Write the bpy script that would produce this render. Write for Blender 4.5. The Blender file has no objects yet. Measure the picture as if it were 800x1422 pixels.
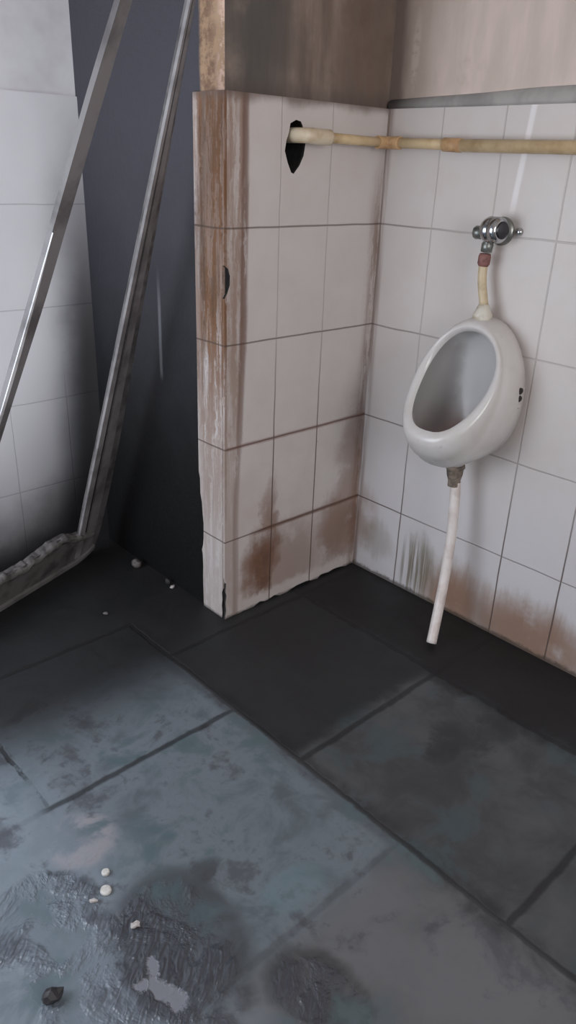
import bpy, bmesh, math, random
from mathutils import Vector, Matrix, noise as mnoise
from mathutils.geometry import tessellate_polygon

S = bpy.context.scene
C = S.collection
PI = math.pi
random.seed(4)

# ------------------------------------------------------------------ helpers
def lin(c):
    c /= 255.0
    return c / 12.92 if c <= 0.04045 else ((c + 0.055) / 1.055) ** 2.4
def rgb(r, g, b):
    return (lin(r), lin(g), lin(b), 1.0)

class E:                                   # a socket with arithmetic
    nt = None
    def __init__(s, sock): s.s = sock
    @staticmethod
    def m(op, *a, clamp=False):
        n = E.nt.nodes.new('ShaderNodeMath'); n.operation = op; n.use_clamp = clamp
        for i, v in enumerate(a):
            if isinstance(v, E): E.nt.links.new(v.s, n.inputs[i])
            else: n.inputs[i].default_value = v
        return E(n.outputs[0])
    def __add__(s, o): return E.m('ADD', s, o)
    def __radd__(s, o): return E.m('ADD', o, s)
    def __sub__(s, o): return E.m('SUBTRACT', s, o)
    def __rsub__(s, o): return E.m('SUBTRACT', o, s)
    def __mul__(s, o): return E.m('MULTIPLY', s, o)
    def __rmul__(s, o): return E.m('MULTIPLY', s, o)
    def abs(s): return E.m('ABSOLUTE', s)
    def max(s, o): return E.m('MAXIMUM', s, o)
    def min(s, o): return E.m('MINIMUM', s, o)
    def clamp(s): return E.m('ADD', s, 0.0, clamp=True)

def step(x, a, b):                         # 0 at a, 1 at b (a may be > b)
    n = E.nt.nodes.new('ShaderNodeMapRange'); n.interpolation_type = 'SMOOTHSTEP'
    if a < b: f, t, o0, o1 = a, b, 0.0, 1.0
    else: f, t, o0, o1 = b, a, 1.0, 0.0
    E.nt.links.new(x.s, n.inputs['Value'])
    for k, v in (('From Min', f), ('From Max', t), ('To Min', o0), ('To Max', o1)):
        n.inputs[k].default_value = v
    return E(n.outputs['Result'])
def line(x, x0, hw):                       # soft line of half width hw
    return step((x - x0).abs(), hw * 1.5, hw * 0.5)
def blob(x, x0, rx, y, y0, ry):            # soft elliptical patch
    dx = (x - x0) * (1.0 / rx); dy = (y - y0) * (1.0 / ry)
    return step(dx * dx + dy * dy, 1.0, 0.0)
def vec(x, y, z):
    n = E.nt.nodes.new('ShaderNodeCombineXYZ')
    for i, v in enumerate((x, y, z)):
        if isinstance(v, E): E.nt.links.new(v.s, n.inputs[i])
        else: n.inputs[i].default_value = v
    return E(n.outputs[0])
def noise(v, scale=5.0, detail=3.0, rough=0.55, dist=0.0):
    n = E.nt.nodes.new('ShaderNodeTexNoise')
    E.nt.links.new(v.s, n.inputs['Vector'])
    n.inputs['Scale'].default_value = scale; n.inputs['Detail'].default_value = detail
    n.inputs['Roughness'].default_value = rough; n.inputs['Distortion'].default_value = dist
    return E(n.outputs[0])
def mix(fac, a, b):
    n = E.nt.nodes.new('ShaderNodeMix'); n.data_type = 'RGBA'
    if isinstance(fac, E): E.nt.links.new(fac.s, n.inputs[0])
    else: n.inputs[0].default_value = fac
    for v, i in ((a, 6), (b, 7)):
        if isinstance(v, E): E.nt.links.new(v.s, n.inputs[i])
        else: n.inputs[i].default_value = v
    return E(n.outputs[2])

MATS = {}
def material(name, fn):
    """fn(x, y, z, P) -> dict(color=, rough=, metal=, bump=(height, strength, distance), spec=)"""
    m = bpy.data.materials.new(name); m.use_nodes = True
    nt = m.node_tree; E.nt = nt
    bs = nt.nodes['Principled BSDF']
    tc = nt.nodes.new('ShaderNodeTexCoord')
    sp = nt.nodes.new('ShaderNodeSeparateXYZ')
    nt.links.new(tc.outputs['Object'], sp.inputs[0])
    x, y, z = (E(sp.outputs[i]) for i in range(3))
    d = fn(x, y, z, E(tc.outputs['Object']))
    for key, inp in (('color', 'Base Color'), ('rough', 'Roughness'), ('metal', 'Metallic'),
                     ('spec', 'Specular IOR Level'), ('coat', 'Coat Weight')):
        if key in d:
            v = d[key]
            if isinstance(v, E): nt.links.new(v.s, bs.inputs[inp])
            else: bs.inputs[inp].default_value = v
    if 'bump' in d:
        h, st, ds = d['bump']
        b = nt.nodes.new('ShaderNodeBump')
        b.inputs['Strength'].default_value = st; b.inputs['Distance'].default_value = ds
        nt.links.new(h.s, b.inputs['Height']); nt.links.new(b.outputs[0], bs.inputs['Normal'])
    MATS[name] = m
    return m

def link(name, bm, mats, parent=None, smooth=False):
    me = bpy.data.meshes.new(name); bm.normal_update()
    bm.to_mesh(me); bm.free()
    for m in (mats if isinstance(mats, (list, tuple)) else [mats]): me.materials.append(MATS[m])
    if smooth:
        for p in me.polygons: p.use_smooth = True
    o = bpy.data.objects.new(name, me); C.objects.link(o)
    if parent: o.parent = parent
    return o
def tag(o, label, cat, group=None):
    o['label'] = label; o['category'] = cat
    if group: o['group'] = group
    return o
def struct(o, label=None, cat=None):
    o['kind'] = 'structure'
    if label: o['label'] = label
    if cat: o['category'] = cat
    return o
def thing(name, loc, label, cat, group=None):
    o = bpy.data.objects.new(name, None); C.objects.link(o); o.location = loc
    o.empty_display_size = 0.05
    return tag(o, label, cat, group)
def part(name, bm, mats, parent, smooth=False):
    """bm is in world coordinates; the part hangs under parent without moving"""
    if parent is not None:
        p = parent; off = Vector((0, 0, 0))
        while p is not None: off += Vector(p.location); p = p.parent
        bmesh.ops.translate(bm, verts=bm.verts, vec=-off)
    return link(name, bm, mats, parent, smooth)

def box(bm, a, b, mi=0, bevel=0.0):
    r = bmesh.ops.create_cube(bm, size=1.0)
    vs = r['verts']
    for v in vs:
        v.co = Vector([(a[i] + b[i]) / 2 + v.co[i] * (b[i] - a[i]) for i in range(3)])
    fs = {f for v in vs for f in v.link_faces}
    for f in fs: f.material_index = mi
    if bevel:
        bmesh.ops.bevel(bm, geom=list({e for v in vs for e in v.link_edges}), offset=bevel, segments=2, affect='EDGES')
    return bm
def catmull(pts, n=8):
    P = [Vector(p) for p in pts]
    P = [P[0] * 2 - P[1]] + P + [P[-1] * 2 - P[-2]]
    out = []
    for i in range(1, len(P) - 2):
        for k in range(n):
            t = k / n
            a, b, c, d = P[i - 1], P[i], P[i + 1], P[i + 2]
            out.append(0.5 * (2 * b + (c - a) * t + (2 * a - 5 * b + 4 * c - d) * t * t + (3 * b - a - 3 * c + d) * t ** 3))
    out.append(P[-2].copy())
    return out
def tube(bm, pts, rad, seg=20, cap=True, mi=0):
    """sweep; rad = number or list of radii along pts"""
    n = len(pts); pts = [Vector(p) for p in pts]
    rad = rad if isinstance(rad, (list, tuple)) else [rad] * n
    T = []
    for i in range(n):
        t = pts[min(i + 1, n - 1)] - pts[max(i - 1, 0)]
        if t.length < 1e-9: t = T[-1] if T else Vector((0, 0, 1))
        T.append(t.normalized())
    N = T[0].orthogonal().normalized()
    rings = []
    for i in range(n):
        N = (N - T[i] * N.dot(T[i])).normalized(); B = T[i].cross(N)
        rings.append([bm.verts.new(pts[i] + (N * math.cos(2 * PI * k / seg) + B * math.sin(2 * PI * k / seg)) * rad[i]) for k in range(seg)])
    for a, b in zip(rings, rings[1:]):
        for k in range(seg):
            f = bm.faces.new((a[k], a[(k + 1) % seg], b[(k + 1) % seg], b[k])); f.smooth = True; f.material_index = mi
    if cap:
        bm.faces.new(list(reversed(rings[0]))).material_index = mi
        bm.faces.new(rings[-1]).material_index = mi
    return bm
def lathe(bm, origin, axis, prof, seg=28):
    """prof = list of (distance along axis, radius)"""
    o = Vector(origin); a = Vector(axis).normalized()
    pts = []; rad = []
    for d, r in prof: pts.append(o + a * d); rad.append(max(r, 1e-4))
    N = a.orthogonal().normalized(); B = a.cross(N)
    rings = [[bm.verts.new(p + (N * math.cos(2 * PI * k / seg) + B * math.sin(2 * PI * k / seg)) * r) for k in range(seg)] for p, r in zip(pts, rad)]
    for A, D in zip(rings, rings[1:]):
        for k in range(seg):
            bm.faces.new((A[k], A[(k + 1) % seg], D[(k + 1) % seg], D[k])).smooth = True
    bm.faces.new(list(reversed(rings[0]))); bm.faces.new(rings[-1])
    return bm
def plate(bm, outline, holes, to3, thick, mi=0, broken=None):
    """flat polygon (2D outline with holes) extruded; to3(u, v, d) gives the 3D point, d from 0 (face) to thick (back)"""
    loops = [outline] + holes
    flat = [p for l in loops for p in l]
    tris = tessellate_polygon([[Vector((p[0], p[1], 0)) for p in l] for l in loops])
    fr = [bm.verts.new(to3(p[0], p[1], 0)) for p in flat]
    bk = [bm.verts.new(to3(p[0], p[1], thick)) for p in flat]
    for t in tris:
        bm.faces.new([fr[i] for i in t]).material_index = mi
        bm.faces.new([bk[i] for i in reversed(t)]).material_index = mi
    k = 0
    for l in loops:
        n = len(l)
        for i in range(n):
            j = (i + 1) % n
            bm.faces.new((fr[k + i], fr[k + j], bk[k + j], bk[k + i])).material_index = 1 if broken and broken((l[i][0] + l[j][0]) / 2, (l[i][1] + l[j][1]) / 2) else mi
        k += n
    bmesh.ops.recalc_face_normals(bm, faces=bm.faces)
    return bm

# ------------------------------------------------------------------ dimensions
L = 0.598            # free end of the tiled partition
TT = 0.008           # tile thickness
ZT = 1.481           # top of the tiling
DY = 0.725           # tiled wall at the left
ROWS = [0.2727, 0.5727, 0.8727, 1.1727]
H = 2.75
X0, Y0 = -2.45, -3.2  # far sides of the room

# ------------------------------------------------------------------ materials
WHITE = rgb(203, 196, 193)
def tile_joints(u, z, us, zs, P, hw=0.0021):
    """(upright joints, courses)"""
    w = noise(P, 6.0, 1.0)
    ww = (w - 0.5) * 0.006
    m = c = None
    for a in us:
        j = line(u + ww, a, hw); m = j if m is None else m.max(j)
    for a in zs:
        j = line(z + ww, a, hw * 1.05); c = j if c is None else c.max(j)
    return m, c

def mat_tile_back(x, y, z, P):                       # the long face and free end of the partition
    ju, jc = tile_joints(x, z, [-0.409, -0.224], ROWS, P)
    j = ju.max(jc)
    mott = noise(P, 7.0, 5.0, 0.6)
    fine = noise(P, 34.0, 4.0, 0.65)
    wv = mott * 2.2 + fine * 0.9
    streak = noise(vec(x * 62.0 + wv, y * 62.0 + wv, z * 3.4), 1.0, 4.0, 0.65)
    streak2 = noise(vec(x * 24.0 + wv * 0.6, y * 24.0, z * 1.8), 1.0, 4.0, 0.65)
    col = mix(step(mott, 0.35, 0.7) * 0.35, WHITE, rgb(190, 180, 176))
    up = step(z, 0.25, 1.0)
    # rust run-off at the free edge, wider higher up
    edge_w = x + (streak2 - 0.5) * 0.02 - up * 0.024
    edge = step(edge_w, -0.545, -0.566)
    edge_s = edge * (0.34 + up * 0.36) * step(streak, 0.22, 0.62)
    col = mix(edge_s.clamp(), col, rgb(126, 88, 62))
    rim = line(edge_w, -0.556, 0.011) * (0.40 + up * 0.35) * step(streak, 0.2, 0.5)
    col = mix(rim.clamp(), col, rgb(104, 72, 58))
    # free end: streaky brown
    end = step(x, -L + 0.0085, -L + 0.0075)
    yb = step(y + (streak2 - 0.5) * 0.03, 0.118, 0.10)
    low_end = step(z, 0.18, 0.45)
    es = end * yb * (step(z, 0.55, 0.98) * 0.70 + low_end * 0.28) * step(streak, 0.30 , 0.54)
    es = es.max(end * yb * step(z + (streak2 - 0.5) * 0.6, 0.80, 1.05) * 0.72)
    es = es * step(z, 0.05, 0.5)
    col = mix(es.clamp(), col, rgb(118, 82, 54))
    es2 = end * step(streak2, 0.50, 0.66) * step(z, 0.30, 1.0) * 0.65
    col = mix(es2, col, rgb(78, 56, 40))
    # inner corner: grey brown vertical lines
    cor = step(x + (streak2 - 0.5) * 0.03, -0.062, -0.006) * step(z, 1.43, 1.15) * step(streak, 0.34, 0.6) * 0.75
    col = mix(cor, col, rgb(122, 94, 80))
    # rust creeping up from the floor
    zz = z + (fine - 0.5) * 0.09 + (streak2 - 0.5) * 0.08
    xr = x + (mott - 0.5) * 0.16 + (streak - 0.5) * 0.03
    b1 = blob(xr, -0.435, 0.125, zz, 0.145, 0.17) * 0.95
    b2 = blob(xr, -0.415, 0.04, zz, 0.20, 0.30) * 0.7
    b3 = blob(xr, -0.09, 0.16, zz, 0.17, 0.20) * 0.75
    b4 = blob(xr, -0.32, 0.20, zz, 0.12, 0.20) * 0.5
    b5 = blob(xr, -0.04, 0.10, zz, 0.40, 0.30) * 0.5
    rust = b1.max(b2).max(b3).max(b4).max(b5) * step(mott, 0.20, 0.46) * (1.0 - end)
    rust = rust * step(z + (fine - 0.5) * 0.05, 0.030, 0.060) * 1.1
    col = mix(rust.clamp(), col, rgb(120, 86, 68))
    deep = blob(xr, -0.425, 0.07, zz, 0.13, 0.17) * step(fine, 0.35, 0.6) * (1.0 - end) * step(z, 0.03, 0.06) * 0.5
    col = mix(deep.clamp(), col, rgb(82, 56, 44))
    warm = step(z, 0.95, 0.2) * (1.0 - end) * step(mott, 0.3, 0.65) * 0.16
    col = mix(warm, col, rgb(188, 160, 146))
    jr = line(z + (mott - 0.5) * 0.01, 0.2727, 0.007) * step(x, -0.52, -0.44) * (1.0 - end) * 0.75
    col = mix(jr, col, rgb(112, 76, 60))
    jr2 = line(z + (mott - 0.5) * 0.01, 0.5727, 0.006) * (1.0 - end) * 0.6
    col = mix(jr2, col, rgb(136, 98, 84))
    col = mix((ju * (0.22 + step(z, 1.0, 0.45) * 0.70)).max(jc * 0.72), col, rgb(84, 66, 58))
    col = mix(line(y + (fine - 0.5) * 0.003, 0.0095, 0.0013) * end * step(fine, 0.32, 0.5) * 0.7, col, rgb(60, 44, 36))
    # soot spots and a darker band below the top
    col = mix(step(fine, 0.69, 0.76) * step(mott, 0.5, 0.6) * 0.6, col, rgb(80, 62, 52))
    col = mix(step(z + (mott - 0.5) * 0.05, 1.455, 1.485) * 0.8, col, rgb(104, 86, 78))
    base = step(z + (fine - 0.5) * 0.02, 0.012, 0.003) * 0.6
    col = mix(base, col, rgb(60, 56, 52))
    return dict(color=col, rough=0.30 + fine * 0.28 + es * 0.2, spec=0.45, bump=((1.0 - j) + fine * 0.10, 0.5, 0.0025))

def mat_tile_right(x, y, z, P):
    ju, jc = tile_joints(y, z, [-0.1962 * k for k in range(1, 12)], ROWS, P)
    j = ju.max(jc)
    streak = noise(vec(x * 60.0, y * 60.0, z * 2.2), 1.0, 4.0, 0.6)
    mott = noise(P, 6.0, 5.0, 0.6)
    fine = noise(P, 36.0, 4.0, 0.65)
    col = mix(step(mott, 0.38, 0.7) * 0.4, WHITE, rgb(196, 184, 176))
    col = mix(step(z, 0.75, 0.25) * 0.45, col, rgb(206, 207, 214))
    cor = step(y + (streak - 0.5) * 0.02, -0.030, -0.004) * step(streak, 0.3, 0.55) * 0.8
    col = mix(cor, col, rgb(112, 88, 76))
    str2 = noise(vec(x * 18.0, y * 18.0, z * 3.0), 1.0, 4.0, 0.6)
    zz = z + (streak - 0.5) * 0.05 + (str2 - 0.5) * 0.12 + (fine - 0.5) * 0.04
    r1 = blob(y, -0.72, 0.32, zz, 0.055, 0.15) * 0.85
    r2 = blob(y, -0.44, 0.16, zz, 0.05, 0.17) * 0.9
    r3 = blob(y, -1.05, 0.25, zz, 0.05, 0.12) * 0.8
    r4 = blob(y, -0.045, 0.07, zz, 0.20, 0.14) * 0.5
    rust = r1.max(r2).max(r3).max(r4) * step(mott, 0.2, 0.5)
    col = mix(rust.clamp(), col, rgb(134, 98, 72))
    grn = blob(y, -0.285, 0.10, zz, 0.10, 0.16) * step(streak, 0.42, 0.60) * 0.85
    grn = grn.max(blob(y, -0.10, 0.10, zz, 0.14, 0.09) * 0.35)
    col = mix(grn.clamp(), col, rgb(112, 100, 80))
    edge = step(z + (fine - 0.5) * 0.03, 0.020, 0.006) * 0.8
    col = mix(edge, col, rgb(70, 62, 54))
    pale_streak = line(y + (streak - 0.5) * 0.004 + (z - 1.3) * 0.08, -0.455, 0.008) * step(z, 1.20, 1.28) * 0.5  # narrow pale upright streak
    col = mix(pale_streak, col, rgb(246, 242, 244))
    spots = step(fine, 0.70, 0.77) * step(mott, 0.5, 0.6) * 0.5
    col = mix(spots, col, rgb(90, 72, 62))
    col = mix((ju * (0.22 + step(z, 0.75, 0.25) * 0.70)).max(jc * (0.22 + step(y, -0.34, -0.10) * 0.35 + step(z, 0.8, 0.3) * 0.30)), col, rgb(92, 76, 70))
    return dict(color=col, rough=0.26 + fine * 0.25, spec=0.45, bump=((1.0 - j) + fine * 0.10, 0.5, 0.0025))

def mat_tile_left(x, y, z, P):
    ju, jc = tile_joints(x, z, [-0.712 - 0.2 * k for k in range(0, 13)], [0.278, 0.581, 0.884, 1.19], P, 0.0016)
    j = (ju * step(z, 0.75, 0.5) * 0.6).max(jc * 0.7)
    mott = noise(P, 5.0, 5.0, 0.6)
    col = mix(step(mott, 0.4, 0.7) * 0.25, rgb(238, 236, 240), rgb(224, 221, 226))
    col = mix(j * 0.45, col, rgb(110, 104, 104))
    # smoke film: thick at the floor and in the corner
    zz = z + (mott - 0.5) * 0.16 + (x + 0.95).max(0.0) * -0.55
    soot = step(zz, 0.30, 0.0)
    film = step(zz, 0.74, 0.05) * 0.64
    xx = x + (mott - 0.5) * 0.06 + z * -0.035
    cor = step(xx, -0.79, -0.64) * step(z, 1.75, 0.70) * 0.88
    film2 = step(xx, -0.90, -0.64) * step(z, 1.6, 0.4) * 0.45
    f = 1.0 - (1.0 - soot * 0.96) * (1.0 - film) * (1.0 - cor) * (1.0 - film2)
    col = mix(f.clamp(), col, rgb(38, 36, 38))
    return dict(color=col, rough=0.34 + mott * 0.2, spec=0.4, bump=(1.0 - j, 0.4, 0.002))

def mat_soot(x, y, z, P):                            # the burnt, soot covered side of the partition and its plaster
    mott = noise(P, 5.0, 5.0, 0.6)
    fine = noise(P, 40.0, 5.0, 0.7)
    col = mix(step(z + (mott - 0.5) * 0.4, 0.35, 1.55), rgb(11, 10, 11), rgb(66, 65, 72))  # soot blackest low down; bluish light higher up mixed into the colour
    pale_streak = line(y + (mott - 0.5) * 0.01, 0.322, 0.007) * step(z, 0.70, 0.74) * step(z, 1.06, 0.9) * 0.55
    col = mix(pale_streak, col, rgb(120, 120, 124))
    # the strip of bare render at the free edge above the tiles
    t = step(y + (mott - 0.5) * 0.02, 0.112, 0.098) * step(z, ZT - 0.015, ZT - 0.005)
    tan = mix(step(fine, 0.40, 0.62), rgb(166, 136, 108), rgb(120, 92, 72))
    tan = mix(step(mott, 0.52, 0.66) * 0.6, tan, rgb(196, 166, 138))
    tan = mix(step(y + (mott - 0.5) * 0.04, 0.050, 0.020) * step(fine, 0.44, 0.56) * 0.7, tan, rgb(226, 192, 174))  # pinkish highlight along the front edge, painted on
    col = mix(t, col, tan)
    return dict(color=col, rough=0.62 - t * 0.26, spec=0.35, bump=(fine, 0.6, 0.004))

def mat_render_back(x, y, z, P):                     # stained cement render over the tiles
    mott = noise(P, 6.0, 6.0, 0.62)
    fine = noise(P, 38.0, 4.0, 0.65)
    st = noise(vec(x * 14.0, y * 14.0, z * 2.2), 1.0, 4.0, 0.6)
    col = mix(step(st, 0.35, 0.68), rgb(112, 98, 90), rgb(150, 134, 124))
    col = mix(step(mott, 0.42, 0.62) * 0.5, col, rgb(104, 92, 86))
    dk = blob(x, -0.50, 0.15, z, 1.66, 0.42) * 0.8
    col = mix((dk * step(mott, 0.25, 0.5)).clamp(), col, rgb(84, 82, 80))
    br = blob(x, -0.10, 0.16, z, 1.60, 0.3) * step(st, 0.35, 0.6) * 0.6
    col = mix(br.clamp(), col, rgb(92, 72, 60))
    col = mix(step(z + (mott - 0.5) * 0.03, 1.53, 1.487) * 0.45, col, rgb(84, 74, 70))
    hole = step(z, 1.45, 1.44)
    col = mix(hole, col, rgb(46, 44, 44))
    return dict(color=col, rough=0.75, spec=0.25, bump=(mott * 0.6 + fine * 0.4, 0.5, 0.006))

def mat_render_right(x, y, z, P):
    mott = noise(P, 5.0, 6.0, 0.62)
    fine = noise(P, 38.0, 4.0, 0.65)
    st = noise(vec(x * 12.0, y * 12.0, z * 2.4), 1.0, 4.0, 0.6)
    col = mix(step(st, 0.32, 0.66) * 0.8, rgb(214, 196, 188), rgb(192, 178, 166))
    col = mix(step(mott, 0.56, 0.7) * 0.35, col, rgb(150, 128, 112))
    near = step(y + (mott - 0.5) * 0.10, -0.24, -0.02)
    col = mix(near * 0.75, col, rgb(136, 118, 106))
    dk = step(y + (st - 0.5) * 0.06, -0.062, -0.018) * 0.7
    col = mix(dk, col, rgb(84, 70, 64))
    pale = blob(y, -0.075, 0.018, z + (fine - 0.5) * 0.02, 1.62, 0.12) * step(fine, 0.38, 0.55) * 0.6
    col = mix(pale.clamp(), col, rgb(190, 176, 164))
    return dict(color=col, rough=0.75, spec=0.25, bump=(mott * 0.6 + fine * 0.4, 0.5, 0.005))

def mat_trim(x, y, z, P):
    mott = noise(P, 9.0, 5.0, 0.6)
    col = mix(step(mott, 0.35, 0.65), rgb(142, 138, 136), rgb(166, 162, 158))
    col = mix(step(y + (mott - 0.5) * 0.08, -0.16, -0.01) * 0.85, col, rgb(58, 52, 50))
    return dict(color=col, rough=0.7, spec=0.3, bump=(mott, 0.4, 0.004))

def mat_floor(x, y, z, P):
    big = noise(P, 2.6, 5.0, 0.6)
    mid = noise(P, 7.5, 5.0, 0.62, 0.4)
    fine = noise(P, 34.0, 5.0, 0.65)
    wob = (mid - 0.5) * 0.022 + (fine - 0.5) * 0.008
    xw, yw = x + wob, y + wob * 0.8
    lft = step(x, -0.842, -0.848)
    rgt = 1.0 - lft
    jl = None
    for a in (0.165, -0.357, -0.93, -1.50, -2.05):
        k = line(yw, a, 0.0075); jl = k if jl is None else jl.max(k)
    jr = None
    for a in (-0.05, -0.612, -1.195, -1.78):
        k = line(yw, a, 0.008); jr = k if jr is None else jr.max(k)
    jx = (line(xw, -0.845, 0.0075) * step(y, 0.19, 0.15)).max(line(xw, -1.375, 0.005) * step(y, -0.40, -0.30) * step(mid, 0.40, 0.52)).max(line(xw, -1.93, 0.005)).max(line(xw, -2.47, 0.005))
    jx = jx.max(line(xw, -0.30, 0.008))
    faint = 1.0 - step((y + 0.93).abs() , 0.10, 0.03) * lft * 0.70
    jl = jl * (step(x, -1.40, -1.37) * 0.8 + 0.2)
    j = (jl * lft).max(jr * rgt) * faint
    j = j.max(jx)
    # slabs: grey green stone, patchy
    col = mix(step(big, 0.36, 0.64), rgb(80, 81, 83), rgb(102, 103, 106))
    blue_sheen = step(x, -0.84, -0.86) * step(y, -0.98, -0.90)  # bluish reflected light on the left slabs, put into their colour
    col = mix(blue_sheen, col, mix(step(mid, 0.34, 0.62), rgb(84, 91, 97), rgb(112, 121, 128)))
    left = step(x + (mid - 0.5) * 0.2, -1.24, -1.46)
    col = mix(left * 0.55, col, rgb(138, 150, 162))  # paler still towards the left, the floor's sheen painted in
    col = mix(step(mid, 0.50, 0.68) * 0.5, col, rgb(76, 76, 82))
    col = mix(step(big, 0.55, 0.44) * step(mid, 0.52, 0.40) * 0.6, col, rgb(80, 100, 104))
    mud = step(fine * 0.4 + mid * 0.6, 0.53, 0.62) * step(x, -0.70, -1.0)
    col = mix(mud * 0.5, col, rgb(64, 64, 70))
    # wet black sludge against the walls, with the shade there painted in
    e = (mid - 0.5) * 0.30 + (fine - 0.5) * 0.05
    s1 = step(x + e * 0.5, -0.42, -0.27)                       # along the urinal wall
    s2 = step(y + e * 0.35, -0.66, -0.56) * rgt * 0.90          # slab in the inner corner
    s3 = step(y + e * 0.4, -0.30, 0.02) * 0.95                  # towards the doorway corner, black wall's reflection painted in
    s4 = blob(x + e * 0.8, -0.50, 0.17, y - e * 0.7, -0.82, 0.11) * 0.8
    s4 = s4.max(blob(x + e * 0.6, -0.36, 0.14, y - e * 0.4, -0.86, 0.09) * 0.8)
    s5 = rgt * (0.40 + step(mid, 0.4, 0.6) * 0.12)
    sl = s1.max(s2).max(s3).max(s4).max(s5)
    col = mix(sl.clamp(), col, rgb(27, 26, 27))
    sd = step(x, -0.80, -0.93)
    jw = line(xw, -0.845, 0.030) * step(mid, 0.35, 0.6) * step(y, 0.2, 0.1)
    col = mix((j * 0.72).max(jw * 0.5), col, rgb(22, 21, 23))
    # pale lime splashes and scuffs in the foreground
    xe, ye = x + (mid - 0.5) * 0.10, y + (fine - 0.5) * 0.05
    lime2 = blob(xe, -1.36, 0.10, ye, -0.48, 0.10)
    col = mix(step(lime2, 0.2, 0.8) * step(mid, 0.4, 0.55) * 0.45, col, rgb(168, 160, 164))
    teal = blob(xe, -1.10, 0.10, ye, -0.86, 0.06)
    col = mix(step(teal, 0.1, 0.8) * 0.4, col, rgb(100, 124, 130))
    # foreground wash of muddy water, with ripples
    xs, ys = x + (big - 0.5) * 0.18, y + (mid - 0.5) * 0.12
    wet = blob(xs, -1.51, 0.14, ys, -0.58, 0.11).max(blob(xs, -1.49, 0.13, ys, -0.76, 0.20)).max(blob(xs, -1.35, 0.12, ys, -0.83, 0.20)).max(blob(xs, -1.21, 0.08, ys, -1.06, 0.12))
    dark = blob(xs, -1.33, 0.15, ys, -0.82, 0.23).max(blob(xs, -1.20, 0.10, ys, -1.05, 0.14)).max(blob(x + e * 0.5, -1.22, 0.07, y - e * 0.5, -0.72, 0.05) * 0.7)
    col = mix(step(dark, 0.05, 0.6) * step(mid, 0.30, 0.55) * 0.75, col, rgb(54, 54, 56))
    wetm = step(wet, 0.05, 0.45)
    col = mix(wetm * step(mid, 0.36, 0.6) * 0.45, col, rgb(70, 72, 82))
    xl, yl = x + (mid - 0.5) * 0.11 + (fine - 0.5) * 0.02, y + (fine - 0.5) * 0.06
    lime = blob(xl, -1.400, 0.022, yl, -0.870, 0.062).max(blob(xl, -1.424, 0.022, yl, -0.835, 0.018)).max(blob(xl, -1.392, 0.016, yl, -0.815, 0.024))
    limem = step(lime, 0.02, 0.75)
    col = mix(limem * 0.5, col, rgb(158, 160, 170))
    rip = noise(vec((x * 0.78 + y * 0.62) * 30.0, (x * 0.62 - y * 0.78) * 80.0, 0.0), 1.0, 1.0, 0.4, 0.8)
    rm = wetm * step(mid, 0.42, 0.60) * (1.0 - limem)
    rough = 0.46 + (mid - 0.5) * 0.45 - wetm * 0.24 - rm * 0.10 + sl * 0.12
    height = (1.0 - j) * 0.45 + mid * 0.25 + fine * 0.16 + rip * rm * 3.6
    return dict(color=col, rough=rough.clamp(), spec=0.42, bump=(height, 0.55, 0.006))

def mat_plain_wall(x, y, z, P):
    m = noise(P, 4.0, 4.0, 0.6)
    return dict(color=mix(step(m, 0.4, 0.7) * 0.4, rgb(206, 204, 204), rgb(176, 172, 170)), rough=0.75, spec=0.25, bump=(m, 0.3, 0.004))
def mat_ceiling(x, y, z, P):
    m = noise(P, 3.0, 4.0, 0.6)
    return dict(color=mix(step(m, 0.35, 0.7), rgb(200, 194, 190), rgb(170, 164, 160)), rough=0.85, spec=0.2)
def mat_ceramic(x, y, z, P):
    m = noise(P, 9.0, 4.0, 0.6)
    f = noise(P, 45.0, 3.0, 0.6)
    col = mix(step(m, 0.40, 0.72) * 0.35, rgb(204, 200, 198), rgb(178, 168, 160))
    col = mix(step(f, 0.68, 0.78) * 0.35, col, rgb(130, 112, 98))
    # yellowed bowl bottom and a dirty line where water stood
    inside = step(x, 0.0, 1.0) * 0.0
    return dict(color=col, rough=0.16 + m * 0.16, spec=0.5, coat=0.15)
def mat_bowl(x, y, z, P):
    m = noise(P, 14.0, 4.0, 0.6)
    low = step(z + (m - 0.5) * 0.08, 0.16, 0.04)
    col = mix(low * 0.7, rgb(184, 182, 182), rgb(150, 116, 106))
    dk = step(y + (m - 0.5) * 0.05, 0.045, 0.085) * 0.5
    col = mix(dk, col, rgb(96, 92, 88))
    return dict(color=col, rough=0.28, spec=0.5)
def plain(c, rough=0.5, metal=0.0, spec=0.4, var=None, sc=14.0, bump=0.0, lo=0.4, hi=0.68):
    def f(x, y, z, P):
        if var is None: return dict(color=c, rough=rough, metal=metal, spec=spec)
        n = noise(P, sc, 4.0, 0.6)
        d = dict(color=mix(step(n, lo, hi), c, var), rough=rough + (n - 0.5) * 0.25, metal=metal, spec=spec)
        if bump: d['bump'] = (n, 0.6, bump)
        return d
    return f
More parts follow.
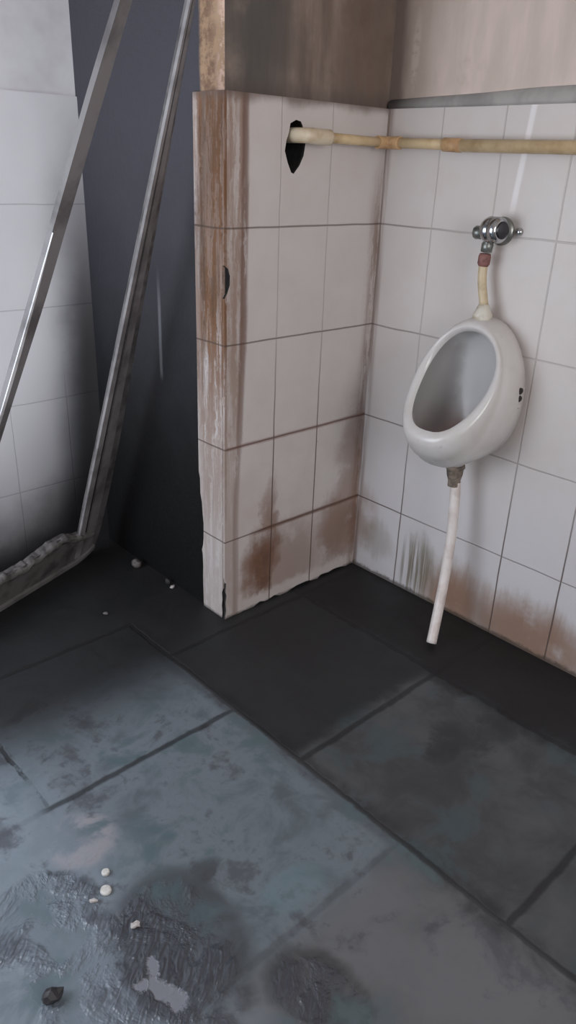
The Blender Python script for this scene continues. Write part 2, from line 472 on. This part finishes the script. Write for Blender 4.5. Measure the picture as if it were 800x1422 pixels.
for nm, fn in dict(tile_back=mat_tile_back, tile_right=mat_tile_right, tile_left=mat_tile_left, soot=mat_soot,
                   render_back=mat_render_back, render_right=mat_render_right, trim=mat_trim, floor=mat_floor,
                   plain_wall=mat_plain_wall, ceiling=mat_ceiling, ceramic=mat_ceramic, bowl=mat_bowl,
                   limewash=plain(rgb(232, 230, 234), 0.7, var=rgb(214, 210, 214), sc=4.0),
                   cavity=plain(rgb(48, 46, 46), 0.9, var=rgb(30, 28, 28)),
                   pvc=plain(rgb(208, 184, 146), 0.42, var=rgb(178, 150, 112), sc=11.0),
                   pvc_joint=plain(rgb(196, 160, 118), 0.5, var=rgb(160, 122, 88), sc=22.0),
                   hole_white=plain(rgb(214, 200, 176), 0.4, var=rgb(190, 168, 138), sc=12.0),
                   supply=plain(rgb(200, 182, 152), 0.45, var=rgb(170, 152, 122), sc=20.0),
                   rusty=plain(rgb(134, 92, 86), 0.6, var=rgb(96, 66, 62), sc=60.0),
                   chrome=plain(rgb(200, 202, 204), 0.14, 1.0, var=rgb(150, 152, 152), sc=30.0),
                   dull=plain(rgb(150, 152, 148), 0.38, 0.85, var=rgb(112, 116, 112), sc=40.0),
                   chrome_reflect=plain(rgb(70, 70, 72), 0.2, 0.9),
                   spud=plain(rgb(206, 200, 188), 0.4, var=rgb(160, 146, 122), sc=40.0),
                   trap=plain(rgb(132, 118, 106), 0.6, var=rgb(82, 74, 70), sc=40.0, bump=0.002),
                   hose=plain(rgb(222, 214, 210), 0.38, var=rgb(204, 192, 186), sc=18.0),
                   alum=plain(rgb(124, 120, 121), 0.55, 0.0, var=rgb(92, 88, 89), sc=9.0),
                   alum_bead=plain(rgb(146, 142, 143), 0.5, 0.0, var=rgb(112, 108, 109), sc=9.0),
                   alum_highlight=plain(rgb(226, 226, 230), 0.35, 0.0, var=rgb(160, 158, 160), sc=9.0),
                   groove=plain(rgb(40, 38, 40), 0.8),
                   alum_dirty=plain(rgb(104, 100, 100), 0.6, 0.0, var=rgb(70, 67, 67), sc=16.0, bump=0.003),
                   crust=plain(rgb(112, 108, 107), 0.85, var=rgb(66, 63, 63), sc=26.0, bump=0.006),
                   chip=plain(rgb(196, 190, 188), 0.6, var=rgb(150, 142, 138), sc=40.0),
                   chip_dull=plain(rgb(108, 102, 100), 0.7, var=rgb(70, 66, 64), sc=40.0),
                   chip_dark=plain(rgb(56, 54, 56), 0.5, var=rgb(36, 35, 38), sc=40.0, bump=0.003),
                   cap=plain(rgb(214, 212, 208), 0.35, var=rgb(170, 166, 160), sc=60.0),
                   screw=plain(rgb(58, 54, 52), 0.5, 0.6),
                   paint=plain(rgb(120, 126, 128), 0.4)).items():
    material(nm, fn)

# ------------------------------------------------------------------ the setting
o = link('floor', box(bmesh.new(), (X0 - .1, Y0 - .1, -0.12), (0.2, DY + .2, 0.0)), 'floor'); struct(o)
o = link('ceiling', box(bmesh.new(), (X0 - .1, Y0 - .1, H), (0.2, DY + .2, H + 0.12)), 'ceiling'); struct(o)

# partition block (back wall of the bay): front face with a broken hole round the pipe
HOLE = [(-.381, 1.423), (-.361, 1.432), (-.344, 1.429), (-.338, 1.420), (-.330, 1.40), (-.321, 1.387), (-.324, 1.38), (-.330, 1.348),
        (-.344, 1.324), (-.364, 1.304), (-.373, 1.307), (-.387, 1.331), (-.398, 1.358), (-.393, 1.384), (-.386, 1.40)]
bm = bmesh.new()
xb, yb0 = -L + TT, TT
out2 = [(xb, 0.0), (0.06, 0.0), (0.06, H), (xb, H)]
hole_in = [(-0.36 + (a + 0.36) * 1.08, 1.362 + (b - 1.362) * 1.08) for a, b in HOLE]
tris = tessellate_polygon([[Vector((a, b, 0)) for a, b in l] for l in (out2, hole_in)])
fl = out2 + hole_in
vs = [bm.verts.new((a, yb0, b)) for a, b in fl]
for t in tris: bm.faces.new([vs[i] for i in t]).material_index = 0
bk = [bm.verts.new((a, yb0 + 0.09, b)) for a, b in hole_in]
n = len(hole_in)
for i in range(n):
    k = (i + 1) % n
    bm.faces.new((vs[4 + i], vs[4 + k], bk[k], bk[i])).material_index = 2
bm.faces.new(bk).material_index = 2
br = [bm.verts.new((a, DY + 0.12, b)) for a, b in out2]
for i, mi in ((0, 0), (1, 0), (2, 0), (3, 1)):
    k = (i + 1) % 4
    bm.faces.new((vs[i], vs[k], br[k], br[i])).material_index = mi
bm.faces.new(br).material_index = 1
bmesh.ops.recalc_face_normals(bm, faces=bm.faces)
wall_back = struct(link('wall_back', bm, ['render_back', 'soot', 'cavity']))

# tile cladding of the long face, with the broken hole and a broken half moon at the free edge
NOTCH = [(-L, 1.082), (-L + 0.012, 1.074), (-L + 0.019, 1.055), (-L + 0.018, 1.032), (-L + 0.010, 1.012), (-L, 0.998)]
bm = bmesh.new()
foot = []
rr = random.Random(3)
xx = -L + 0.004
foot.append((-L, 0.0))
while xx < -0.03:
    xx += rr.uniform(0.012, 0.03)
    foot.append((min(xx, -0.01), rr.choice((0.0, 0.003, 0.006, 0.010)) if xx > -0.47 else rr.uniform(0, 0.002)))
foot.append((0.0, 0.0))
outA = foot + [(0.0, ZT), (-L, ZT)] + NOTCH + [(-L, 0.15)] + [(-L + 0.005, 0.13), (-L + 0.003, 0.10), (-L + 0.007, 0.085), (-L + 0.003, 0.06), (-L + 0.005, 0.03)]
plate(bm, outA, [HOLE], lambda u, v, d: (u, d, v), TT,
      broken=lambda u, v: (0.998 < v < 1.082 and u < -0.5) or (-0.41 < u < -0.31 and 1.2 < v < 1.45) or (v < 0.14 and u < -0.58 and v > 0.001))
part('tile_cladding', bm, ['tile_back', 'cavity'], wall_back)
# tile cladding of the free end, broken along its far edge near the floor
bm = bmesh.new()
jag = [(0.127, ZT), (0.128, 1.17), (0.1265, 0.87), (0.127, 0.57), (0.127, 0.47), (0.121, 0.45), (0.120, 0.40), (0.113, 0.37), (0.110, 0.33),
       (0.106, 0.30), (0.107, 0.25), (0.110, 0.225), (0.117, 0.205), (0.113, 0.19), (0.111, 0.15), (0.113, 0.11), (0.112, 0.06), (0.111, 0.0)]
outB = [(TT, ZT)] + jag + [(TT + 0.006, 0.0), (TT + 0.004, 0.02), (TT + 0.007, 0.045), (TT + 0.004, 0.07), (TT + 0.006, 0.095), (TT, 0.11)]
plate(bm, outB, [], lambda u, v, d: (-L + d, u, v), TT, broken=lambda u, v: u < 0.02 and 0.001 < v < 0.12)
part('tile_cladding', bm, ['tile_back', 'cavity'], wall_back)

# urinal wall
bm = box(bmesh.new(), (TT, Y0, 0.0), (0.15, DY + 0.12, H))
wall_right = struct(link('wall_right', bm, 'render_right'))
bm = box(bmesh.new(), (0.0, Y0, 0.0), (TT, 0.0, ZT))
part('tile_cladding', bm, 'tile_right', wall_right)
# cement strip over the tiles of the urinal wall
bm = bmesh.new()
N = 60
pr = []
for i in range(N + 1):
    y = -0.0 + (Y0 + 0.0) * i / N
    w = mnoise.noise(Vector((y * 4, 1.3, 0))) * 0.004
    z0, z1 = ZT - 0.002 + w * 0.2, ZT + 0.022 + 0.011 * min(1.0, -y / 0.45) + w + min(0.006, -y * 0.01)
    pr.append([bm.verts.new(p) for p in ((TT + 0.001, y, z0), (-0.004, y, z0 + 0.002), (-0.005 + w * 0.3, y, z0 + 0.012), (0.0, y, z1 - 0.006), (TT + 0.001, y, z1))])
for a, b in zip(pr, pr[1:]):
    for k in range(4): bm.faces.new((a[k], a[k + 1], b[k + 1], b[k]))
bm.faces.new(pr[0]); bm.faces.new(list(reversed(pr[-1])))
bmesh.ops.recalc_face_normals(bm, faces=bm.faces)
struct(link('trim_1', bm, 'trim', smooth=True))

# tiled wall at the left, running from the sooty corner to the window wall
bm = box(bmesh.new(), (X0, DY + TT, 0.0), (-L + TT, DY + 0.12, H))
wall_left = struct(link('wall_left', bm, 'limewash'))
bm = box(bmesh.new(), (X0, DY, 0.0), (-L + TT, DY + TT, 1.49))
part('tile_cladding', bm, 'tile_left', wall_left)

# window wall far to the left, and the wall behind the viewer
WY0, WY1, WZ0, WZ1 = -0.55, 0.66, 0.0, 2.15
bm = bmesh.new()
for a, b in (((X0 - .12, Y0, 0), (X0, WY0, H)), ((X0 - .12, WY1, 0), (X0, DY + .12, H)),
             ((X0 - .12, WY0, WZ1), (X0, WY1, H))):
    box(bm, a, b)
struct(link('wall_door', bm, 'plain_wall'))
bm = bmesh.new()
VX0, VX1, VZ0, VZ1 = -2.1, -0.7, 0.95, 2.25
for a, b in (((X0 - .12, Y0 - .12, 0), (VX0, Y0, H)), ((VX1, Y0 - .12, 0), (0.15, Y0, H)),
             ((VX0, Y0 - .12, 0), (VX1, Y0, VZ0)), ((VX0, Y0 - .12, VZ1), (VX1, Y0, H))):
    box(bm, a, b)
struct(link('wall_front', bm, 'plain_wall'))
bm = bmesh.new()
for a, b in (((VX0, Y0 - .09, VZ0), (VX0 + .05, Y0 - .04, VZ1)), ((VX1 - .05, Y0 - .09, VZ0), (VX1, Y0 - .04, VZ1)),
             ((VX0, Y0 - .09, VZ0), (VX1, Y0 - .04, VZ0 + .05)), ((VX0, Y0 - .09, VZ1 - .05), (VX1, Y0 - .04, VZ1))):
    box(bm, a, b)
struct(link('fill_window_1', bm, 'paint'))  # unseen window, added to let in fill light
bm = bmesh.new()
for a, b in (((X0 - .09, WY0, WZ0), (X0 - .04, WY0 + .05, WZ1)), ((X0 - .09, WY1 - .05, WZ0), (X0 - .04, WY1, WZ1)),
             ((X0 - .09, WY0, WZ1 - .05), (X0 - .04, WY1, WZ1))):
    box(bm, a, b)
struct(link('door_1', bm, 'paint'))

# ------------------------------------------------------------------ urinal
YC = -0.440
NS = 48
def ring(bm, W, zb, zt, ot, ob, g=1.0, eg=0.0, sq=0.0):
    r = []
    for i in range(NS):
        t = 2 * PI * i / NS
        s, c = math.cos(t), math.sin(t)
        q = (1 - s) / 2
        a = W * c * (1 - eg * s)
        if sq and s < 0: a = math.copysign(W * abs(c) ** (1 - sq) * (1 - eg * s), c)
        r.append(bm.verts.new((-(ot + (ob - ot) * q ** g), YC + a, (zt + zb) / 2 + (zt - zb) / 2 * s)))
    return r
ur = thing('urinal', (0, YC, 0.57), 'white ceramic wall-hung urinal bowl on the tiled wall', 'urinal')
def skin(bm, rings, mi=0):
    for a, b in zip(rings, rings[1:]):
        for k in range(NS):
            f = bm.faces.new((a[k], a[(k + 1) % NS], b[(k + 1) % NS], b[k])); f.smooth = True; f.material_index = mi
bm = bmesh.new()
spec = [(.132, .572, .962, .0005, .0005, 1), (.143, .566, .966, .012, .02, 1), (.148, .563, .968, .035, .085, 1), (.147, .562, .966, .055, .150, 1),
        (.143, .565, .964, .070, .185, 1.1), (.138, .572, .962, .078, .204, 1.2), (.135, .586, .960, .083, .214, 1.3), (.1355, .597, .958, .0865, .238, 1.4),
        (.133, .618, .956, .089, .256, 1.5), (.130, .640, .953, .0915, .268, 1.5),
        (.124, .656, .948, .0945, .272, 1.55), (.116, .669, .943, .0945, .270, 1.6), (.1085, .679, .937, .0905, .262, 1.65), (.1045, .684, .932, .084, .252, 1.65)]
rs = [ring(bm, *q[:5], g=q[5], eg=0.03 - 0.05 * max(0, k - 7) / 6, sq=0.12 + 0.16 * max(0, k - 7) / 6) for k, q in enumerate(spec)]
skin(bm, rs)
bm.faces.new(rs[0])
bmesh.ops.recalc_face_normals(bm, faces=bm.faces)
shell = part('bowl_shell', bm, 'ceramic', ur, True)
bm = bmesh.new()
spec = [(.1045, .684, .932, .084, .252), (.105, .668, .932, .072, .240), (.107, .640, .928, .052, .222), (.104, .612, .922, .034, .182),
        (.098, .604, .914, .026, .125), (.088, .606, .90, .022, .080), (.066, .63, .87, .020, .045), (.035, .68, .81, .020, .026), (.006, .735, .75, .020, .020)]
rs = [ring(bm, *q, g=1.65 - 0.65 * min(1, k / 4), eg=-0.02 + 0.03 * min(1, k / 4), sq=0.28 - 0.16 * min(1, k / 4)) for k, q in enumerate(spec)]
skin(bm, rs)
bm.faces.new(rs[-1])
for f in bm.faces: f.smooth = True
bm.normal_update()
bowl = part('bowl', bm, 'bowl', ur, True)
# drain cover in the bottom of the bowl
bm = bmesh.new(); lathe(bm, (-0.115, YC, 0.611), (0, 0, 1), [(0, .001), (0, .022), (.004, .022), (.006, .018), (.006, .001)])
part('drain_grate', bm, 'screw', bowl)
# inlet collar on the crown
bm = bmesh.new()
lathe(bm, (-0.050, YC + .003, 0.955), (0, 0, 1), [(0, .020), (.004, .027), (.020, .026), (.032, .019), (.046, .014), (.048, .001)])
part('inlet_collar', bm, 'spud', ur, True)
# two rusted fixing screws with chipped glaze at the right flank
for dz in (0.0, -0.021):
    bm = bmesh.new()
    lathe(bm, (-0.045, YC - .1425, 0.792 + dz), (-0.35, -1, 0), [(0, .0095), (.004, .0095), (.0055, .006), (.0055, .001)], 14)
    part('fixing_screw', bm, 'screw', ur)
bm = bmesh.new()
lathe(bm, (-0.043, YC - .1425, 0.749), (-0.35, -1, 0), [(0, .007), (.004, .007), (.0055, .004), (.0055, .001)], 14)
o = part('fixing_screw', bm, 'chip', ur); o['label'] = 'white plugged fixing hole'
# outlet boss under the bowl
bm = bmesh.new()
lathe(bm, (-0.095, YC - .004, 0.548), (0, 0, 1), [(0, .001), (0, .026), (.012, .029), (.030, .031), (.050, .03)])
part('outlet_boss', bm, 'ceramic', ur, True)

# ------------------------------------------------------------------ drain hose
hs = thing('drain_hose', (-0.214, -0.523, 0.0), 'thin white drain hose dangling below the urinal to the floor', 'hose')
pts = catmull([(-0.094, YC - .010, 0.545), (-0.093, YC - .014, 0.49), (-0.096, YC - .022, 0.42), (-0.105, YC - .032, 0.32), (-0.125, -0.482, 0.20), (-0.163, -0.500, 0.10), (-0.203, -0.518, 0.012)], 10)
bm = bmesh.new(); tube(bm, pts[9:], [0.0155] * (len(pts) - 9), 18)
part('hose_tube', bm, 'hose', hs)
bm = bmesh.new()
lathe(bm, (-0.095, YC - .006, 0.550), (0.0, -0.06, -1), [(0, .028), (.010, .029), (.014, .025), (.032, .023), (.050, .018), (.058, .0185), (.066, .0185), (.074, .001)])
o = part('hose_connector', bm, 'trap', hs, True); o['label'] = 'dirty grey brown connector'

# ------------------------------------------------------------------ flush valve and supply pipe
vx, vy, vz = -0.045, -0.430, 1.185
va = thing('flush_valve', (0, vy, vz), 'chrome flush valve on the tiled wall above the urinal', 'valve')
bm = bmesh.new()
lathe(bm, (0, vy, vz), (-1, 0, 0), [(0.0005, .036), (.003, .036), (.008, .028), (.012, .018), (.030, .017), (.062, .018), (.066, .012), (.066, .001)])
part('valve_body', bm, 'dull', va, True)
# fat chrome barrel knob turned to the side
AX = (-0.22, -1, 0.05)
bm = bmesh.new()
lathe(bm, (vx - .006, vy + .004, vz + .004), AX, [(-0.016, .001), (-0.016, .020), (-.010, .030), (.000, .034), (.010, .033), (.013, .030), (.016, .030), (.019, .033), (.034, .032), (.040, .027), (.042, .023), (.0425, .001)], 40)
part('knob', bm, 'chrome', va, True)
bm = bmesh.new()
a_ = Vector(AX).normalized(); o_ = Vector((vx - .006, vy + .004, vz + .004)) + a_ * 0.0415
lathe(bm, o_, AX, [(0, .022), (.002, .022), (.0035, .018), (.004, .001)], 28)
o = part('knob_cap', bm, 'chrome_reflect', va, True); o['label'] = 'knob cap with dark reflection painted on'  # dark colour paints the reflection seen in the chrome end
bm = bmesh.new()
lathe(bm, (vx, vy + .012, vz - .004), (0.0, 1, -0.05), [(0, .013), (.020, .013), (.023, .017), (.040, .017), (.044, .012), (.046, .001)], 8)
part('side_plug', bm, 'dull', va)
bm = bmesh.new()
lathe(bm, (vx, vy + .008, vz - .008), (0.0, 0.10, -1), [(0, .013), (.020, .013), (.024, .016), (.044, .015), (.046, .001)], 16)
part('outlet_stub', bm, 'dull', va, True)
bm = bmesh.new()
lathe(bm, (0.0, vy - .052, vz + .002), (-1, 0, 0), [(.0005, .010), (.006, .010), (.010, .006), (.011, .001)], 14)
part('wall_plug', bm, 'chrome', va, True)

sp = thing('supply_pipe', (vx, YC, 1.0), 'short yellowed supply pipe between flush valve and urinal', 'pipe')
bm = bmesh.new()
lathe(bm, (vx, vy + .0135, vz - .056), (0.0, 0.06, -1), [(0, .001), (0, .0145), (.008, .017), (.026, .0165), (.032, .013), (.032, .001)], 16)
o = part('pipe_nut', bm, 'rusty', sp, True); o['label'] = 'reddish taped nut'
pts = catmull([(vx, vy + .0155, vz - .086), (vx - .002, vy + .010, 1.055), (-0.050, YC + .003, 0.998)], 6)
bm = bmesh.new(); tube(bm, pts, 0.0120, 18)
part('pipe_tube', bm, 'supply', sp)

# ------------------------------------------------------------------ yellowed water pipe across the corner
wp = thing('water_pipe', (-0.036, -0.036, 1.39), 'yellowed plastic water pipe running along the tiles from the hole past the corner', 'pipe')
zq = 1.392
bm = bmesh.new(); tube(bm, [(-0.300, -0.034, zq + .003), (-0.16, -0.034, zq + .001), (-0.062, -0.036, zq)], 0.0128, 18)
part('pipe_length', bm, 'pvc', wp)
pts = catmull([(-0.362, 0.055, zq + .004), (-0.362, 0.010, zq + .004), (-0.358, -0.018, zq + .004), (-0.340, -0.032, zq + .004), (-0.312, -0.034, zq + .003), (-0.270, -0.034, zq + .003)], 6)
bm = bmesh.new(); tube(bm, pts, [0.0185] * 19 + [0.0195] * (len(pts) - 19), 20)
o = part('hole_elbow', bm, 'hole_white', wp); o['label'] = 'pale elbow leaving the broken hole'
pts = catmull([(-0.078, -0.036, zq), (-0.055, -0.036, zq), (-0.043, -0.041, zq), (-0.037, -0.055, zq), (-0.036, -0.085, zq)], 6)
bm = bmesh.new(); tube(bm, pts, 0.0168, 20)
part('corner_elbow', bm, 'pvc_joint', wp)
bm = bmesh.new(); tube(bm, [(-0.036, -0.080, zq), (-0.036, -0.20, zq - .002), (-0.036, -0.30, zq - .005)], 0.0135, 18)
part('pipe_length', bm, 'pvc', wp)
bm = bmesh.new(); tube(bm, [(-0.036, -0.235, zq - .003), (-0.036, -0.236, zq - .003), (-0.036, -0.292, zq - .005), (-0.036, -0.293, zq - .005)], [0.0145, .0172, .0172, .0145], 20)
part('coupling', bm, 'pvc_joint', wp)
bm = bmesh.new(); tube(bm, [(-0.036, -0.29, zq - .005), (-0.036, -0.8, zq - .008), (-0.036, -1.6, zq - .012)], 0.0158, 18)
part('pipe_length', bm, 'pvc', wp)
for yy in (-1.02,):
    bm = bmesh.new(); box(bm, (-0.05, yy - .01, zq - .028), (0.0, yy + .01, zq + .010), bevel=.002)
    part('pipe_clip', bm, 'pvc_joint', wp)

# ------------------------------------------------------------------ bent metal frame leaning in the corner
e1 = Vector((-0.9347, -0.3555, 0)).normalized()     # along the foot of the frame
e2 = Vector((0.0, -0.4031, 0.9152)).normalized()    # up the leaning side
nn = Vector((0.3287, -0.8643, -0.3807))             # out of the frame, towards the room
P0 = Vector((-0.7139, 0.6545, 0.003))
def F(s, t, d=0.0): return P0 + e1 * s + e2 * t + nn * d
fr = thing('door_frame', F(0.35, 0.0), 'bent grey metal door frame leaning askew against the sooty corner', 'frame')
def strip(bm, left, right, d0, d1, mi=0, rough=0.0):
    """bar between two edge polylines [(s, t)] of equal length, between heights d0 (back) and d1 (front)"""
    n = len(left); rows = []
    for (a, b), (c, e) in zip(left, right):
        j = [rough * mnoise.noise(Vector((a * 9 + k, b * 9, 2.2))) for k in range(4)]
        rows.append([bm.verts.new(F(a + j[0], b, d0)), bm.verts.new(F(a + j[0], b, d1 + j[1])), bm.verts.new(F(c + j[2], e, d1 + j[3])), bm.verts.new(F(c + j[2], e, d0))])
    for p, q in zip(rows, rows[1:]):
        for k in range(4):
            bm.faces.new((p[k], p[(k + 1) % 4], q[(k + 1) % 4], q[k])).material_index = mi
    bm.faces.new(list(reversed(rows[0]))).material_index = mi
    bm.faces.new(rows[-1]).material_index = mi
    bmesh.ops.recalc_face_normals(bm, faces=bm.faces)
    return bm
def lerp_tab(tab, t):
    for (t0, *a), (t1, *b) in zip(tab, tab[1:]):
        if t <= t1: 
            f = max(0.0, (t - t0) / (t1 - t0)); return [x + (y - x) * f for x, y in zip(a, b)]
    return list(tab[-1][1:])
# right stile: t, left edge, right edge (it narrows upwards)
RT = [(0.02, .086, -.030), (0.10, .084, -.044), (0.30, .081, -.050), (0.55, .073, -.048), (1.80, .039, .010), (2.15, .030, .012)]
ts = [0.03 + 2.12 * i / 44 for i in range(45)]
def edge(u0, u1):
    o0, o1 = [], []
    for t in ts:
        l, r = lerp_tab(RT, t)
        o0.append((l + (r - l) * u0, t)); o1.append((l + (r - l) * u1, t))
    return o0, o1
bm = bmesh.new(); strip(bm, *edge(0.0, 1.0), -0.010, -0.004)
stile = part('stile', bm, 'alum_dirty', fr)
bm = bmesh.new(); strip(bm, *edge(0.0, 0.20), -0.004, 0.004)
part('glazing_bead', bm, 'alum_bead', stile)
bm = bmesh.new(); strip(bm, *edge(0.20, 0.34), -0.0045, -0.003)
o = part('glazing_channel', bm, 'groove', stile); o['label'] = 'dark empty glazing groove'
bm = bmesh.new(); strip(bm, *edge(0.34, 0.66), -0.0042, 0.003)
part('face_strip', bm, 'alum', stile)
# left stile, thinner, reaching out of the picture below
LT = [(0.00, .716, .682), (0.83, .491, .457), (1.12, .418, .376), (1.47, .333, .293), (1.59, .303, .264), (1.75, .259, .225), (2.15, .150, .115)]
RT, keep = LT, RT
bm = bmesh.new(); strip(bm, *edge(0.0, 1.0), -0.010, 0.003)
stile2 = part('stile', bm, 'alum', fr)
bm = bmesh.new(); ts_all, ts = ts, [t for t in ts if t < 1.30]
lo_, hi_ = edge(0.0, 0.28)
hi_ = [(a[0] + (b[0] - a[0]) * max(0.05, min(1.0, (1.30 - b[1]) / 0.35)), b[1]) for a, b in zip(lo_, hi_)]
strip(bm, lo_, hi_, 0.002, 0.006); ts = ts_all
o = part('edge_highlight', bm, 'alum_highlight', stile2); o['label'] = 'painted highlight along the lower edge'  # pale strip laid on as the highlight of the bar's edge
# bottom rail with a ragged, crusted upper edge
ss = [0.72 - 0.72 * i / 60 for i in range(61)]
low, top = [], []
for s_ in ss:
    k = max(0.0, 0.10 - s_) / 0.10
    low.append((s_ - 0.010 * k, 0.0 + 0.035 * k ** 2.2))
    w = mnoise.noise(Vector((s_ * 14, 0.3, 0))) * 0.007 + mnoise.noise(Vector((s_ * 55, 1.3, 0))) * 0.008
    top.append((s_, 0.150 + w + 0.035 * math.exp(-((s_ - 0.20) / 0.09) ** 2) - 0.03 * k))
bm = bmesh.new(); strip(bm, low, top, -0.022, 0.000)
rail = part('bottom_rail', bm, 'alum_dirty', fr)
bm = bmesh.new()
strip(bm, low, [(a, b + 0.018 + 0.004 * mnoise.noise(Vector((a * 30, 5, 0)))) for a, b in low], -0.004, 0.010)
part('rail_lip', bm, 'alum', rail)
bm = bmesh.new()
e_lo = [(a, b - 0.035 - 0.022 * abs(mnoise.noise(Vector((a * 22, 7, 0))))) for a, b in top]
e_hi = [(a, b + 0.004 + 0.016 * mnoise.noise(Vector((a * 34, 9, 0)))) for a, b in top]
n = len(e_lo); rows = []
for i in range(n):
    h = 0.008 + 0.007 * mnoise.noise(Vector((ss[i] * 25, 3.3, 1)))
    (a, b), (c, d) = e_lo[i], e_hi[i]
    rows.append([bm.verts.new(F(a, b, -0.003)), bm.verts.new(F(a, b * .6 + d * .4, h)), bm.verts.new(F(c, b * .2 + d * .8, h * 1.2)), bm.verts.new(F(c, d, -0.008))])
for p, q in zip(rows, rows[1:]):
    for k in range(4): bm.faces.new((p[k], p[(k + 1) % 4], q[(k + 1) % 4], q[k])).smooth = True
bm.faces.new(list(reversed(rows[0]))); bm.faces.new(rows[-1])
bmesh.ops.recalc_face_normals(bm, faces=bm.faces)
o = part('grime_crust', bm, 'crust', rail); o['label'] = 'ragged crust of ash and grime'

# ------------------------------------------------------------------ bits lying on the floor
def lump(x, y, r, sq, mat, name, label, cat, seed, group=None, jag=0.35):
    bm = bmesh.new(); bmesh.ops.create_icosphere(bm, subdivisions=2, radius=1.0)
    for v in bm.verts:
        k = 1 + jag * mnoise.noise(v.co * 1.4 + Vector((seed * 3.1, seed, 0)))
        v.co = Vector((v.co.x * r * k, v.co.y * r * k * sq[0], v.co.z * r * k * sq[1]))
    m = min(v.co.z for v in bm.verts)
    a = seed * 1.7
    for v in bm.verts:
        v.co.z = max(v.co.z - m - 0.12 * r, 0.0005)
    o = link(name, bm, mat)
    o.location = (x, y, 0.0); o.rotation_euler = (0, 0, a)
    return tag(o, label, cat, group)
lump(-0.630, 0.470, 0.021, (0.72, 0.75), 'chip_dull', 'plaster_chip', 'largest dull plaster chip beside the foot of the sooty wall', 'chip', 1)
lump(-0.615, 0.268, 0.010, (0.6, 0.6), 'chip', 'plaster_chip', 'tiny bright chip at the foot of the sooty wall near the tiled pillar', 'chip', 2)
lump(-0.612, 0.300, 0.010, (0.5, 1.1), 'chip_dark', 'plaster_chip', 'small dark upright chip just behind the tiny bright chip', 'chip', 3)
lump(-0.872, 0.266, 0.009, (0.7, 0.5), 'chip_dull', 'plaster_chip', 'small grey chip alone on the dark floor before the metal frame', 'chip', 5)
def disc_cap(x, y, r, label, a):
    bm = bmesh.new()
    lathe(bm, (0, 0, 0), (0, 0, 1), [(0.0004, r * .96), (.003, r), (.006, r * .94), (.0075, r * .8), (.0068, r * .55), (.0075, r * .3), (.0075, .001)], 28)
    o = link('bottle_cap', bm, 'cap'); o.location = (x, y, 0); o.rotation_euler = (0, 0, a)
    return tag(o, label, 'cap')
disc_cap(-1.367, -0.586, 0.0085, 'smaller of two pale round caps on the wet floor, the farther one', 0)
disc_cap(-1.388, -0.623, 0.0115, 'larger of two pale round caps on the wet floor, the nearer one', 1)
lump(-1.418, -0.627, 0.0085, (0.5, 0.5), 'chip', 'plaster_chip', 'narrow white chip left of the two pale round caps', 'chip', 7)
lump(-1.385, -0.727, 0.009, (0.6, 0.6), 'chip', 'plaster_chip', 'white jagged chip on muddy floor nearer than the round caps', 'chip', 9, jag=0.8)
lump(-1.567, -0.752, 0.018, (0.8, 0.7), 'chip_dark', 'mud_lump', 'dark lump of mud at the lower left of the wet floor', 'lump', 11, jag=0.6)

# ------------------------------------------------------------------ light
w = bpy.data.worlds.new('World'); S.world = w; w.use_nodes = True
w.node_tree.nodes['Background'].inputs[0].default_value = (0.62, 0.76, 1.0, 1)
w.node_tree.nodes['Background'].inputs[1].default_value = 1.0
la = bpy.data.lights.new('doorway_daylight', 'AREA'); la.shape = 'RECTANGLE'
la.size = WY1 - WY0 - .1; la.size_y = WZ1 - WZ0 - .1; la.energy = 46; la.color = (0.88, 0.94, 1.0)
lo = bpy.data.objects.new('doorway_daylight', la); C.objects.link(lo)
lo.location = (X0 - .02, (WY0 + WY1) / 2, (WZ0 + WZ1) / 2); lo.rotation_euler = (0, -PI / 2, 0)

lb = bpy.data.lights.new('window_fill', 'AREA'); lb.shape = 'RECTANGLE'  # added fill from behind the viewer, for the long tiled face
lb.size = VX1 - VX0 - .1; lb.size_y = VZ1 - VZ0 - .1; lb.energy = 36; lb.color = (1.0, 0.96, 0.93)
lo = bpy.data.objects.new('window_fill', lb); C.objects.link(lo)
lo.location = ((VX0 + VX1) / 2, Y0 - .02, (VZ0 + VZ1) / 2); lo.rotation_euler = (PI / 2, 0, 0)

# ------------------------------------------------------------------ camera
cam = bpy.data.cameras.new('camera'); co = bpy.data.objects.new('camera', cam); C.objects.link(co)
cam.sensor_fit = 'AUTO'; cam.sensor_width = 36.0; cam.lens = 36.0 * 1040.9 / 1422.0
R = Vector((0.73605641, -0.67605097, 0.03429359)); U = Vector((0.26067021, 0.32983288, 0.90733749)); FW = Vector((0.62471754, 0.65891225, -0.41900195))
M = Matrix((R, U, -FW)).transposed().to_4x4(); M.translation = Vector((-1.85646, -1.60201, 1.32278))
co.matrix_world = M; cam.clip_start = 0.02
S.camera = co
S.view_settings.view_transform = 'Standard'; S.view_settings.look = 'None'
S.view_settings.gamma = 1.0; S.view_settings.use_curve_mapping = False
S.view_settings.exposure = -0.16
